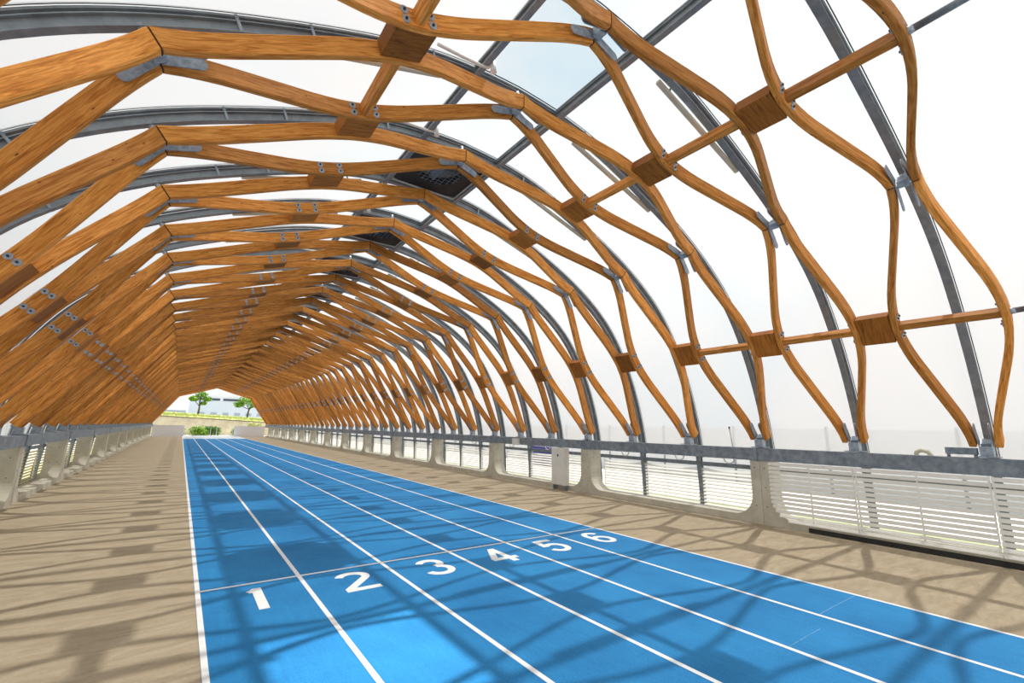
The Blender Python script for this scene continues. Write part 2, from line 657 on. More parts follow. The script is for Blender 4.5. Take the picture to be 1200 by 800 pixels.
def nodes(d):
    """polygon nodes offset outward by d with mitres"""
    P = [Vector((-HW, ZB)), Vector((-SW, ZS - .04)), Vector((0, ZR)), Vector((SW, ZS)), Vector((HW, ZB))]
    N = []
    for a, b in zip(P[:-1], P[1:]):
        e = (b - a).normalized()
        N.append(Vector((-e.y, e.x)))
    out = []
    for k, p in enumerate(P):
        if k == 0:
            out.append(p + N[0] * d)
        elif k == 4:
            out.append(p + N[3] * d)
        else:
            bis = (N[k - 1] + N[k]).normalized()
            out.append(p + bis * (d / bis.dot(N[k])))
    return out


PIN, POUT = nodes(0.0), nodes(DEP)
E0, E1 = 0.152, 0.688


def off(t):
    """distance of the beam axis from the frame plane, t in 0..1 along the segment"""
    def raw(u):
        u = min(1, max(0, u))
        u = 1 - abs(2 * u - 1)
        lo, hi = 0.10, 0.86
        return E0 + (E1 - E0) * min(1, max(0, (u - lo) / (hi - lo)))
    s_, c_ = 0, 0
    for q in range(-6, 7):
        w = 1.0
        x = t + q * 0.0145
        if x < 0:
            x = -x
        if x > 1:
            x = 2 - x
        s_ += raw(x) * w
        c_ += w
    return s_ / c_


def seg_pt(seg, t, d):
    a, b = PIN[seg].lerp(POUT[seg], d / DEP), PIN[seg + 1].lerp(POUT[seg + 1], d / DEP)
    return a.lerp(b, t)


def beam_mesh(seg, side):
    mb = MB()
    rings = []
    n = 28
    gap = 0.0022
    for k in range(n + 1):
        t = gap + (1 - 2 * gap) * k / n
        o = off(t) * side
        dt = 1e-3
        L = (PIN[seg + 1] - PIN[seg]).length
        sl = (off(min(1, t + dt)) - off(max(0, t - dt))) * side / (L * (min(1, t + dt) - max(0, t - dt)))
        th = TH / 2 * math.sqrt(1 + min(sl * sl, 1.0))
        pi_, po = seg_pt(seg, t, 0), seg_pt(seg, t, DEP)
        c = 0.012
        pi2, po2 = seg_pt(seg, t, c), seg_pt(seg, t, DEP - c)
        rings.append([(pi_.x, o - th + c, pi_.y), (pi_.x, o + th - c, pi_.y), (pi2.x, o + th, pi2.y), (po2.x, o + th, po2.y),
                      (po.x, o + th - c, po.y), (po.x, o - th + c, po.y), (po2.x, o - th, po2.y), (pi2.x, o - th, pi2.y)])
    mb.loft(rings, flip=False)
    return mb.mesh('timber_beam', WOOD)


BEAMS = [(seg, side, beam_mesh(seg, side)) for seg in range(4) for side in (-1, 1)]
BLK = []       # spacer blocks: boards stacked between two arches, and tie bars
for seg in range(4):
    c = seg_pt(seg, 0.5, DEP / 2)
    e = (PIN[seg + 1] - PIN[seg]).normalized()
    ang = -math.atan2(e.y, e.x)
    BLK.append((c, e, ang))
bm_ = MB()
for k in range(6):       # laminated block of edge-glued boards
    z0 = -.10 + k * .19 / 6
    bm_.box(-.27, .27, -.246 + (k % 2) * .002, .246 - (k % 2) * .002, z0 + .001, z0 + .19 / 6 - .001)
ME_BLK = bm_.mesh('spacer_block', WOODB)
tm_ = MB()
tm_.box(-.055, .055, -.637, .637, -.085, .085)
ME_TIE = tm_.mesh('tie_bar', WOOD)
wm = MB()
for (r0, r1, y0, y1) in ((0.050, 0.050, 0, -.012),):
    pts = [(r0 * math.cos(a), r0 * math.sin(a)) for a in [2 * math.pi * j / 14 for j in range(14)]]
    wm.prism([(p[0], p[1]) for p in pts], 1, y1, 0)
ME_WASH = wm.mesh('bolt_washer', BRACK)
wm2 = MB()
hexa = [(0.017 * math.cos(a), 0.017 * math.sin(a)) for a in [2 * math.pi * j / 6 for j in range(6)]]
wm2.prism(hexa, 1, -.030, -.0118)
ME_BOLT = wm2.mesh('bolt_head', BLACK)


def washer_spots():
    out = []
    for seg in range(4):
        c, e, ang = BLK[seg]
        nn = Vector((-e.y, e.x))
        for se in (-1, 1):
            for sr in (-1, 1):
                p = c + e * (se * 0.175) + nn * (sr * 0.056)
                t = 0.5 + se * 0.175 / (PIN[seg + 1] - PIN[seg]).length
                out.append((p, off(t)))
    return out


WS = washer_spots()
allw = MB()
for p, o in WS:
    pts = [(p.x + 0.048 * math.cos(a), p.y + 0.048 * math.sin(a)) for a in [2 * math.pi * j / 8 for j in range(8)]]
    allw.prism(pts, 1, o - TH / 2 - .010, o - TH / 2)
    allw.prism(pts, 1, -o + TH / 2, -o + TH / 2 + .010)
ME_ALLW = allw.mesh('bolt_washers', BRACK)


def bracket_mesh(k):
    """steel bracket of node k: rounded tongues against the beams' inner faces, centre plates, stub to the steel rib"""
    mb = MB()
    segs = [s for s in (k - 1, k) if 0 <= s < 4]
    node = PIN[k]
    tongues = []
    for s in segs:
        a, b = (PIN[s], PIN[s + 1]) if s == k else (PIN[s + 1], PIN[s])
        e = (b - a).normalized()
        nn = (POUT[s] - PIN[s])
        nn = Vector((-(PIN[s + 1] - PIN[s]).normalized().y, (PIN[s + 1] - PIN[s]).normalized().x))
        L = 0.44
        lo, hi = 0.035, 0.165
        pts = [a + e * 0.0 + nn * lo]
        r = (hi - lo) / 2
        cc = a + e * (L - r) + nn * (lo + r)
        for j in range(9):
            t = -math.pi / 2 + math.pi * j / 8
            pts.append(cc + e * (r * math.cos(t)) + nn * (r * math.sin(t)))
        pts.append(a + nn * hi)
        for sgn in (-1, 1):
            y1 = sgn * (E0 - TH / 2)
            y0 = y1 - sgn * 0.014
            mb.prism([(p.x, p.y) for p in pts], 1, min(y0, y1), max(y0, y1))
        tongues.append((e, nn))
    # centre: web + round stub running out to the rib
    if len(tongues) == 2:
        d = (tongues[0][1] + tongues[1][1]).normalized()
    else:
        d = Vector((0.05 if k == 4 else -0.05, 0.0)) + tongues[0][1]
        d.normalize()
    side = Vector((d.y, -d.x))
    o = node + d * 0.03
    w = [o - side * .06, o + side * .06, o + side * .06 + d * .16, o - side * .06 + d * .16]
    mb.prism([(p.x, p.y) for p in w], 1, -.07, .07)
    if 0 < k < 4:
        best = min(FULL, key=lambda q: (q - node).length - 0 * q.x)
        L = 0.33 if k != 2 else 0.34
        s0, s1 = node + d * .18, node + d * (.18 + L - .11)
        mb.tube([(s0.x, 0, s0.y), (s1.x, 0, s1.y)], .055, 10)
    else:
        # pedestal down onto the rail
        x = node.x + (0.03 if k == 4 else -0.03)
        mb.box(x - .10, x + .10, -.085, .085, 1.80, 1.97)
        mb.box(x - .14, x + .14, -.16, .16, 1.782, 1.80)
        mb.tube([(x, 0, 1.95), (node.x + d.x * .15, 0, node.y + d.y * .15)], .05, 10)
    return mb.mesh('node_bracket', BRACK)


BRK = [bracket_mesh(k) for k in range(5)]
joint = MB()
ME_MITRE = []
for k in (1, 2, 3):
    a, b = PIN[k], POUT[k]
    d = (b - a).normalized()
    s_ = Vector((d.y, -d.x)) * 0.004
    a2, b2 = a - d * 0.004, b - d * 0.008
    q = [a2 - s_, a2 + s_, b2 + s_, b2 - s_]
    for sgn in (-1, 1):
        joint.prism([(p.x, p.y) for p in q], 1, sgn * E0 - TH / 2 + .003, sgn * E0 + TH / 2 - .003)
        j1 = MB()
        j1.prism([(p.x, p.y) for p in q], 1, sgn * E0 - TH / 2 + .003, sgn * E0 + TH / 2 - .003)
        ME_MITRE.append(j1.mesh('mitre_plate', BLACK))
ME_JOINT = joint.mesh('mitre_plate', BLACK)

for i in range(-3, NF + 1):
    if i < 0:
        lab = 'honey brown timber arch behind the viewpoint, %s one back' % ORD[-i - 1]
    elif i == 0:
        lab = 'nearest honey brown timber arch, its two curved beams bulging wide at top right'
    elif i == 1:
        lab = 'second timber arch from the viewer, its ridge joint beside the clear skylight'
    elif i < 14:
        lab = 'honey brown timber arch, %s from the viewer, with paired curved beams' % ORD[i]
    else:
        lab = 'honey brown timber arch in the closely packed far part of the tunnel'
    a = thing('timber_arch', lab, 'timber arch', (XC, fy(i), 0), 'paired curved timber arches along the tunnel')
    for seg, side, me in BEAMS:
        link('timber_beam', me, a)
    for k in range(5):
        link('node_bracket', BRK[k], a)
    if 0 <= i <= 8:
        for j1 in ME_MITRE:
            link('mitre_plate', j1, a)
    else:
        link('mitre_plates', ME_JOINT, a, kind='stuff')
    for seg in range(4):
        c, e, ang = BLK[seg]
        if i not in (-1, NF):
            link('spacer_block', ME_BLK, a, (c.x, DY / 2, c.y), (0, ang, 0))
        if i <= 2:
            link('tie_bar', ME_TIE, a, (c.x, 0, c.y), (0, ang, 0))
    if 0 <= i <= 6:
        for p, o in WS:
            for sy, off_y in ((1, o - TH / 2), (-1, -o + TH / 2)):
                w_ = link('bolt_washer', ME_WASH, a, (p.x, off_y, p.y), (0, 0, 0 if sy > 0 else math.pi))
                link('bolt_head', ME_BOLT, w_)
    else:
        link('bolt_washers', ME_ALLW, a, kind='stuff')

# steel bracing tubes from the nearest arch towards the viewer
for seg, nm in ((0, 'low on the left wall'), (1, 'at the left of the roof'), (2, 'at the top right of the roof'), (3, 'low on the right wall')):
    c, e, ang = BLK[seg]
    t = thing('bracing_tube', 'grey steel bracing tube off the nearest timber arch, ' + nm, 'tube', (XC + c.x, fy(0) - 0.70, c.y), 'grey bracing tubes of the nearest timber arch')
    mb = MB()
    mb.tube([(0, 0, 0), (0, -1.95, 0.10)], .045, 12)
    link('tube_shaft', mb.mesh('tube_shaft', GALV), t)
    mb = MB()
    mb.tube([(0, 0.004, 0), (0, -.09, 0.005)], [.06, .047], 12)
    for q in (-1, 1):
        mb.tube([(q * .14 * e.x, 0.02, q * .14 * e.y), (q * .14 * e.x, -.03, q * .14 * e.y)], .016, 8)
    link('end_flange', mb.mesh('end_flange', BRACK), t)

# ============================================================ PARAPET WALLS
XI = 7.40     # inner face, relative to XC
PD = 0.50


def mirror_x(mb):
    mb.v = [(-x, y, z) for x, y, z in mb.v]
    mb.f = [tuple(f[::-1]) for f in mb.f]
    mb.uv = [u[::-1] for u in mb.uv]
    return mb


PW, FR, CH = 0.23, 0.48, 0.17


def pier_half(sgn):
    """front outline (y,z) of one half pier with the flared foot"""
    pts = [(sgn * .004, 0.0), (sgn * (PW + FR), 0.0), (sgn * (PW + FR), CH)]
    for j in range(1, 10):
        t = math.pi / 2 * j / 9
        pts.append((sgn * (PW + FR - FR * math.sin(t)), CH + FR - FR * math.cos(t)))
    pts.append((sgn * PW, 1.47))
    pts.append((sgn * .004, 1.47))
    mb = MB()
    outer = pts if sgn > 0 else pts[::-1]
    mb.loft([[(XI, p[0], p[1]) for p in outer], [(XI + PD, p[0], p[1]) for p in outer]])
    return mb


hm = MB()
hm.tube([(XI - .002, 0, 0), (XI + .01, 0, 0)], .013, 8)
PIERS = [2 + 3 * k for k in range(-2, 15)]
FPI = [i for i in PIERS if i <= NF]
SLAT_DZ = 0.095


def rail_y(i):
    return fy(i)


for sgn, nm in ((-1, 'left'), (1, 'right')):
    wall = link('wall_' + nm, None, kind='structure', loc=(XC, 0, 0))
    fix = (lambda q: q) if sgn > 0 else mirror_x
    ph = [fix(pier_half(s)).mesh('pier_half', CONC) for s in (-1, 1)]
    h2 = MB()
    for (yy, zz) in ((-.10, 1.3), (.13, 1.3), (-.10, .86), (-.10, .42), (.15, .42)):
        h2.tube([(XI - .003, yy, zz), (XI + .004, yy, zz)], .014, 8)
    for (xx, zz) in ((.15, 1.2), (.36, 1.2), (.15, .7), (.36, .7)):
        h2.tube([(XI + xx, -PW - .003, zz), (XI + xx, -PW + .004, zz)], .014, 8)
    ME_HOLE = fix(h2).mesh('tie_holes', BLACK)
    for n_, i in enumerate(FPI):
        y = fy(i) - 0.02
        for k in (0, 1):
            link('pier_half', ph[k], wall, (0, y, 0))
        if i <= 20:
            link('tie_holes', ME_HOLE, wall, (0, y, 0), kind='stuff')
        # curb up to the next pier
        y2 = fy(FPI[n_ + 1]) - 0.02 if n_ + 1 < len(FPI) else Y_END
        mb = MB()
        mb.box(XI, XI + PD, y + PW + FR + .003, y2 - PW - FR - .003, 0, CH)
        link('curb', fix(mb).mesh('curb', CONC), wall)
        # rail beam: a galvanised box section with end plates
        mb = MB()
        ya, yb = y + .02 + (0.0), y2 + .02
        mb.box(XI - .03, XI + .27, ya + .006, yb - .006, 1.475, 1.77)
        for q in (ya + .006, yb - .022):
            mb.box(XI - .045, XI + .285, q, q + .016, 1.465, 1.78)
        link('rail_beam', fix(mb).mesh('rail_beam', RAILM), wall)
        # dark bar under the rail behind the louvres
        mb = MB()
        mb.box(XI + .60, XI + .66, y + .05, y2 - .05, 1.20, 1.31)
        link('edge_bar', fix(mb).mesh('edge_bar', GALVD), wall)

# --- louvre panels
def slat_mesh(L, d=0.06, t=0.010, material=SLAT):
    mb = MB()
    R = Matrix.Rotation(math.radians(28), 4, 'Y')
    mb.box(-.005, .005, 0, L, -.038, .038, Matrix.Rotation(math.radians(35), 4, 'Y'))
    return mb.mesh('slat', material)


def louvre_panel(x, ya, yb, z0, z1, label, grp, single=True, material=SLAT, edge=None, posts=1):
    t = thing('louvre_panel', label, 'louvre panel', (x, ya, 0), grp)
    n = int((z1 - z0) / SLAT_DZ)
    L = yb - ya
    if single:
        for k in range(n):
            z = z0 + .05 + SLAT_DZ * k
            Lk = L - (edge(z) if edge else 0)
            link('slat', slat_mesh(Lk, material=material) if (edge and edge(z) > 0.001) else SLATC(L, material), t, (0, 0, z))
    else:
        mb = MB()
        Rm = Matrix.Rotation(math.radians(32), 4, 'Y')
        for k in range(n):
            z = z0 + .05 + SLAT_DZ * k
            T = Matrix.Translation((0, 0, z)) @ Rm
            mb.box(-.005, .005, 0, L, -.038, .038, T)
        link('slats', mb.mesh('slats', material), t, kind='stuff')
    s_ = 1 if x > XC else -1
    for k in range(posts + 1):
        yy = .02 + (L - .04) * k / posts
        zt = z1
        zb = z0
        if edge and k == posts:
            continue
        mb = MB()
        mb.box(-.012, .012, -.012, .012, zb, zt)
        link('louvre_post', mb.mesh('louvre_post', SLAT if single else GALV), t, (s_ * .035, yy, 0))
    return t


_sc = {}


def SLATC(L, material):
    key = (round(L, 3), material.name)
    if key not in _sc:
        _sc[key] = slat_mesh(L, material=material)
    return _sc[key]


# near right: cream panels on the inner face, from pier F2 towards the viewer
yp = fy(2) - 0.02 - PW


def edge_r(z):
    if z > CH + FR:
        return 0.0
    q = (CH + FR - z) / FR
    q = min(1, max(0, q))
    return FR * (1 - math.sqrt(max(0, 1 - q * q)))


for k, (ya, yb, lb) in enumerate(((3.755, yp - .01, 'cream louvre panel with curved corner beside the nearest concrete pier'),
                                  (1.76, 3.745, 'cream louvre panel under the dark rail, middle of the near three'),
                                  (-0.25, 1.75, 'cream louvre panel cut off by the right edge of the photo'))):
    louvre_panel(XC + XI - .08, ya, yb, .14, 1.47, lb, 'cream louvre panels facing the walkway', True, SLAT,
                 edge_r if k == 0 else None, 2)
# outer louvres in every opening
for sgn, nm in ((-1, 'left'), (1, 'right')):
    for n_, i in enumerate(FPI[:-1]):
        if i < 2:
            continue
        ya, yb = fy(i) + PW + 0.0, fy(FPI[n_ + 1]) - PW - .04
        kk = FPI[2:].index(i) if i in FPI[2:] else 0
        near = i <= (8 if sgn > 0 else 11)
        if n_ - 2 < 10:
            lab = 'outer louvres seen in the %s opening of the %s parapet, counted from the viewer' % (ORD[n_ - 2 if n_ >= 2 else 0], nm)
        else:
            lab = 'outer louvres in a small distant opening of the %s parapet' % nm
        louvre_panel(XC + sgn * (XI + .66), ya, yb, .10, 1.24, lab, 'outer louvres of the %s parapet' % nm, near,
                     SLAT if sgn > 0 else SLATY, None, 3)
# black strip painting in the shade of the gap under the near panels
mb = MB()
mb.box(XI - .02, XI + .0, -3, yp - FR - .25, 0.002, .10)
link('gap_shade_strip', mb.mesh('gap_shade_strip', BLACK), bpy.data.objects['wall_right'])

# ============================================================ VENTILATION FANS along the ridge
zc = pl.y + .02
plate = MB()
HX, HY = RW - .06, DY / 2 - .09
NS = 32
ring_o, ring_i = [], []
for j in range(NS):
    a = 2 * math.pi * j / NS
    c, s = math.cos(a), math.sin(a)
    sc_ = min(HX / abs(c) if abs(c) > 1e-6 else 9, HY / abs(s) if abs(s) > 1e-6 else 9)
    ring_o.append((c * sc_, s * sc_, 0))
    ring_i.append((c * .52, s * .52, 0))
up = lambda r, z: [(p[0], p[1], z) for p in r]
plate.loft([ring_i, ring_o, up(ring_o, .16), up(ring_i, .16), ring_i], caps=False)
ME_HOUS = plate.mesh('fan_housing', BLACK)
gr = MB()
for k in range(-4, 5):
    x = k * .115
    L = math.sqrt(max(.0, .53 ** 2 - x * x))
    gr.box(x - .005, x + .005, -L, L, -.012, -.004)
    gr.box(-L, L, x - .005, x + .005, -.004, .004)
ME_GRID = gr.mesh('wire_guard', GALV)
cap_ = MB()
cap_.box(-.6, .6, -.6, .6, .17, .20)
ME_CAP = cap_.mesh('fan_cap', flat('tan_cap', (0.30, 0.24, 0.17)))
bl = MB()
for k in range(4):
    R = Matrix.Rotation(math.pi / 2 * k, 4, 'Z') @ Matrix.Rotation(.5, 4, 'X')
    bl.box(.06, .48, -.09, .09, -.004, .004, Matrix.Translation((0, 0, .09)) @ R)
bl.tube([(0, 0, .02), (0, 0, .16)], .09, 14)
ME_BLADE = bl.mesh('fan_blades', GALVD)
fr_ = MB()
for (x0, x1, y0, y1) in ((-HX - .03, HX + .03, -HY - .03, -HY), (-HX - .03, HX + .03, HY, HY + .03), (-HX - .03, -HX, -HY, HY), (HX, HX + .03, -HY, HY)):
    fr_.box(x0, x1, y0, y1, -.03, .0)
ME_FF = fr_.mesh('fan_border', WHITE)
for n_, i in enumerate(range(3, NF, 2)):
    lab = ('black ridge fan unit with round wire guard, %s from the viewer' % ORD[n_]) if n_ < 8 else 'small dark ridge fan unit far down the tunnel'
    t = thing('ventilation_fan', lab, 'fan', (XC, fy(i) + DY / 2, zc), 'black fan units along the ridge')
    link('fan_housing', ME_HOUS, t)
    link('wire_guard', ME_GRID, t)
    link('fan_blades', ME_BLADE, t)
    link('fan_border', ME_FF, t)
    link('fan_cap', ME_CAP, t)

# ============================================================ BATTEN LIGHTS on the ribs
bt = MB()
bt.box(-1.2, 1.2, -.035, .035, -.03, .03)
ME_BAT = bt.mesh('batten_body', CREAM)
bt = MB()
for x in (-.9, .9):
    bt.box(x - .012, x + .012, -.012, .012, .03, .14)
ME_BCL = bt.mesh('batten_clip', GALV)
for i in range(1, 12):
    for sgn, nm in ((-1, 'left'), (1, 'right')):
        a, b = Vector((1.5, 7.62)), Vector((3.65, 6.93))
        c = (a + b) / 2
        ang = math.atan2(-(b - a).y, (b - a).x)
        t = thing('batten_light', 'slim cream batten light below the %s steel rib, on its %s slope' % (ORD[i], nm), 'light',
                  (XC + sgn * c.x, fy(i) + .10, c.y), 'cream batten lights below the steel ribs', (0, sgn * ang, 0))
        link('batten_body', ME_BAT, t)
        link('batten_clip', ME_BCL, t)
# small spotlights on bent tubes near the skylight
for i in (2, 3, 5, 7):
    t = thing('spotlight', 'small white spotlight on a bent tube at the ridge of the %s rib' % ORD[i], 'light', (XC - 0.95, fy(i) - .34, 7.74), 'white spotlights at the ridge')
    mb = MB()
    mb.tube([(-.75, 0, -.02), (-.3, 0, .0), (.0, 0, .02), (.12, -.02, .03), (.16, -.12, .03)], .025, 8)
    link('bent_tube', mb.mesh('bent_tube', WHITE), t)
    mb = MB()
    mb.tube([(.16, -.12, .09), (.16, -.12, -.02), (.16, -.12, -.10)], [.035, .04, .055], 12)
    link('lamp_head', mb.mesh('lamp_head', WHITE), t)

# ============================================================ SMALL THINGS ON THE RIGHT PARAPET
t = thing('electrical_cabinet', 'tall white metal cabinet standing against the right parapet', 'cabinet', (XC + XI - .02, 12.77, 0))
mb = MB()
mb.box(-.20, .0, -.36, .36, .17, 1.46)
link('cabinet_body', mb.mesh('cabinet_body', WHITE), t)
mb = MB()
mb.box(-.215, -.20, -.34, .34, .19, 1.44)
d_ = link('cabinet_door', mb.mesh('cabinet_door', WHITE), t)
mb = MB()
mb.box(-.225, -.215, -.03, .03, 1.16, 1.24)
link('latch', mb.mesh('latch', BLACK), d_)
mb = MB()
mb.box(-.18, -.02, -.32, -.26, 0, .17)
mb.box(-.18, -.02, .26, .32, 0, .17)
link('cabinet_foot', mb.mesh('cabinet_foot', GALV), t)

t = thing('junction_box', 'small white box fixed on the front of the right rail', 'box', (XC + XI - .09, 15.55, 1.46))
mb = MB()
mb.box(-.05, .05, -.20, .20, 0, .26)
link('box_body', mb.mesh('box_body', WHITE), t)
mb = MB()
mb.box(-.058, -.05, -.19, .19, .015, .245)
link('box_lid', mb.mesh('box_lid', WHITE), t)

t = thing('floodlight', 'flat grey floodlight on short legs on the near right rail', 'light', (XC + XI + .15, 2.10, 1.77))
mb = MB()
mb.box(-.07, .07, -.21, .21, .05, .17)
link('floodlight_body', mb.mesh('floodlight_body', GALV), t)
for q in (-.18, .18):
    mb = MB()
    mb.box(-.03, .03, q - .02, q + .02, 0, .05)
    link('leg', mb.mesh('floodlight_leg', GALV), t)

t = thing('vent_pipe', 'short cream bent pipe end rising behind the near right rail', 'pipe', (XC + XI + .38, 2.72, 1.60))
mb = MB()
mb.tube([(0, -.16, 0), (0, -.15, .14), (0, -.10, .23), (0, 0, .26), (0, .07, .22), (0, .09, .14)], .04, 10)
link('pipe_body', mb.mesh('pipe_body', CREAM), t)

t = thing('cream_pole', 'thin cream leaning pole with dark tip above the right rail', 'pole', (XC + XI + .35, 6.50, 1.55))
mb = MB()
mb.tube([(0, 0, 0), (0, .03, .35), (0, .07, .68)], .014, 8)
link('pole_shaft', mb.mesh('pole_shaft', CREAM), t)
mb = MB()
mb.tube([(0, .07, .68), (0, .075, .73)], .022, 8)
link('pole_tip', mb.mesh('pole_tip', BLACK), t)

lp = MB()
lp.tube([(0, .14 * math.cos(a), -.02 - .12 * math.sin(a)) for a in [math.pi * j / 10 for j in range(11)]], .018, 8)
ME_LOOP = lp.mesh('hose_loop', WHITE)
for n_, y in enumerate((6.62, 8.1, 10.1, 14.0, 16.4, 19.6, 21.5)):
    o = link('hose_loop', ME_LOOP, None, (XC + XI + .32, y, 1.475), label='white hose loop hanging under the right rail, %s from the viewer' % ORD[n_],
             category='hose', group='white hose loops under the right rail')

# ============================================================ FAR END
ENDW = flat('pale_blue_white_paint', (0.84, 0.87, 0.92), 0.6, 0.03)
for x0, x1, lb in ((-3.35, 0.55, 'plain white barrier wall at the far left end of the track'), (7.1, 11.45, 'plain white barrier wall at the far right end of the track')):
    t = thing('barrier_wall', lb, 'barrier', ((x0 + x1) / 2, Y_END + .3, 0), 'white barrier walls at the far end')
    w = (x1 - x0) / 2
    mb = MB()
    mb.box(-w, w, -.08, .08, 0, 1.6)
    link('wall_board', mb.mesh('wall_board', ENDW), t)
    mb = MB()
    mb.box(-w - .02, w + .02, -.11, .11, 1.6, 1.68)
    link('coping', mb.mesh('coping', ENDW), t)

# glass gate between them
t = thing('end_barrier_rail', 'low pale rail closing the far end of the blue track', 'railing', (3.8, Y_END + .3, 0))
mb = MB()
mb.box(-3.2, 3.25, -.03, .03, .0, .12)
link('bottom_rail', mb.mesh('bottom_rail', ENDW), t)
for x in (-3.1, .15, .95, 3.1):
    mb = MB()
    mb.box(x - .04, x + .04, -.04, .04, .12, 1.25)
    link('post', mb.mesh('post', ENDW), t)


def leaf_mat(name, c0, c1):
    m_, n, b = mat(name)
    oi = n.nodes.new('ShaderNodeTexCoord')
    g_ = noise(n, oi.outputs['Object'], 1.6, 4, 0.7)
    n.links.new(ramp(n, g_, [(0.3, c0), (0.7, c1)]), b.inputs['Base Color'])
    b.inputs['Roughness'].default_value = 0.6
    return m_


LEAF = leaf_mat('bright_green_leaves', (0.07, 0.20, 0.012), (0.30, 0.52, 0.04))
LEAFD = leaf_mat('dark_green_leaves', (0.03, 0.10, 0.012), (0.14, 0.32, 0.03))
REED = leaf_mat('yellow_green_grass', (0.28, 0.34, 0.07), (0.60, 0.62, 0.22))
BARK = flat('grey_bark', (0.10, 0.09, 0.07), 0.9, 0.3)


def leaves(mb, c, r, n, size, rnd):
    for _ in range(n):
        d = Vector((rnd.gauss(0, 1), rnd.gauss(0, 1), rnd.gauss(0, 1))).normalized() * (rnd.random() ** .4)
        p = Vector((c[0] + d.x * r[0], c[1] + d.y * r[1], c[2] + d.z * r[2]))
        R = Euler((rnd.uniform(-1, 1), rnd.uniform(-1, 1), rnd.uniform(0, 6.28))).to_matrix()
        s = size * rnd.uniform(.6, 1.3)
        q = [R @ Vector(v) + p for v in ((-s, 0, 0), (0, -s * .5, .1 * s), (s, 0, 0), (0, s * .5, .1 * s))]
        mb.face(q)


def tree(x, y, z0, h, blobs, label, lm, lean=0.0):
    rnd = random.Random(int(x * 31 + y))
    t = thing('tree', label, 'tree', (x, y, z0), None)
    mb = MB()
    mb.tube([(0, 0, 0), (.1, 0, h * .3), (lean * .5, 0, h * .6), (lean, 0, h * .85)], [.22, .18, .13, .06], 8)
    for (bx, bz, r) in blobs:
        mb.tube([(lean * .3, 0, h * .42), (bx * .6, 0, (h * .42 + bz) / 2), (bx, 0, bz)], [.1, .08, .04], 6)
    link('trunk', mb.mesh('trunk', BARK), t)
    mb = MB()
    for (bx, bz, r) in blobs:
        leaves(mb, (bx, rnd.uniform(-.5, .5), bz), (r, r, r * .6), 420, .22, rnd)
    link('crown', mb.mesh('crown', lm), t)


# embankment: retaining wall, grass bank, road
HF = flat('weathered_beige_wall', (0.62, 0.55, 0.40), 0.85, 0.25, 0.5)
def BZ(x):
    return 3.25 - 0.05 * (x + 4)


bw = link('retaining_wall', None, None, (0, 112, 0), kind='structure')
for k in range(12):
    mb = MB()
    x = -40 + k * 9
    mb.prism([(0.03, -.36), (8.97, -.36), (8.97, BZ(x + 8.97)), (0.03, BZ(x + .03))], 1, 0, .5)
    link('wall_panel', mb.mesh('wall_panel', HF), bw, (x, 0, 0))
mb = MB()
mb.prism([(-40, BZ(-40)), (68, BZ(68)), (68, BZ(68) + .16), (-40, BZ(-40) + .16)], 1, -.15, .7)
link('coping', mb.mesh('wall_coping', flat('dark_coping', (0.13, 0.12, 0.10))), bw)
# grassy bank behind the wall
rnd = random.Random(5)
mb = MB()
nx, ny = 50, 8
P = [[(-40 + 108 * i / nx, 112.75 + 24 * j / ny, BZ(-40 + 108 * i / nx) + 1.3 * (j / ny) ** .6 + rnd.uniform(-.1, .1)) for i in range(nx + 1)] for j in range(ny + 1)]
for j in range(ny):
    for i in range(nx):
        mb.face([P[j][i], P[j][i + 1], P[j + 1][i + 1], P[j + 1][i]])
link('grass_bank', mb.mesh('grass_bank', REED), None, kind='structure')
mb = MB()
for _ in range(5000):
    x = rnd.uniform(-20, 40)
    y = rnd.uniform(112.85, 122)
    z = BZ(x) + 1.3 * ((y - 112.75) / 24) ** .6 + .05
    h = rnd.uniform(.2, .6)
    dx = rnd.uniform(-.2, .2)
    mb.face([(x, y, z), (x + .07, y, z), (x + dx, y, z + h)])
link('tall_grass', mb.mesh('tall_grass', REED), None, kind='stuff', label='yellow green grass growing along the top of the beige wall', category='grass')

# bushes just outside the far end
for x, y, w, h, lm, lb in ((-1.2, 96, 2.2, 1.9, REED, 'yellow green bush behind the left white barrier'),
                           (2.2, 95, 1.9, 1.75, LEAF, 'round green bush, first right of the left white barrier'),
                           (4.6, 97, 1.6, 1.8, LEAFD, 'dark green bush in the middle of the far opening'),
                           (9.0, 95, 1.9, 1.75, LEAF, 'bright green bush left of the right white barrier'),
                           (11.6, 99, 1.6, 2.6, REED, 'tall yellow green bush behind the right white barrier')):
    rnd = random.Random(int(x * 10))
    mb = MB()
    for k in range(6):
        leaves(mb, (rnd.uniform(-w * .6, w * .6), rnd.uniform(-.4, .4), h * rnd.uniform(.35, .65) + .1), (w * .5, .7, h * .45), 300, .13, rnd)
    o = thing('bush', lb, 'bush', (x, y, -.36))
    link('foliage', mb.mesh('foliage', lm), o)
    mb = MB()
    for k in range(4):
        mb.tube([(rnd.uniform(-.2, .2), 0, 0), (rnd.uniform(-w * .5, w * .5), rnd.uniform(-.2, .2), h * .6)], [.04, .015], 5)
    link('stem', mb.mesh('stem', BARK), o)

tree(3.0, 130, 3.9, 4.9, [(-1.2, 3.7, 1.1), (.2, 4.7, 1.3), (1.4, 3.7, 1.0), (.8, 2.7, .7)], 'slender green tree on the bank, left of the far opening', LEAF)
tree(12.9, 128, 3.4, 4.8, [(-1.9, 3.2, 1.3), (-0.7, 4.2, 1.6), (1.0, 3.4, 1.7), (2.4, 4.2, 1.6)], 'dense green tree on the bank, at the right of the far opening', LEAF, 0.8)

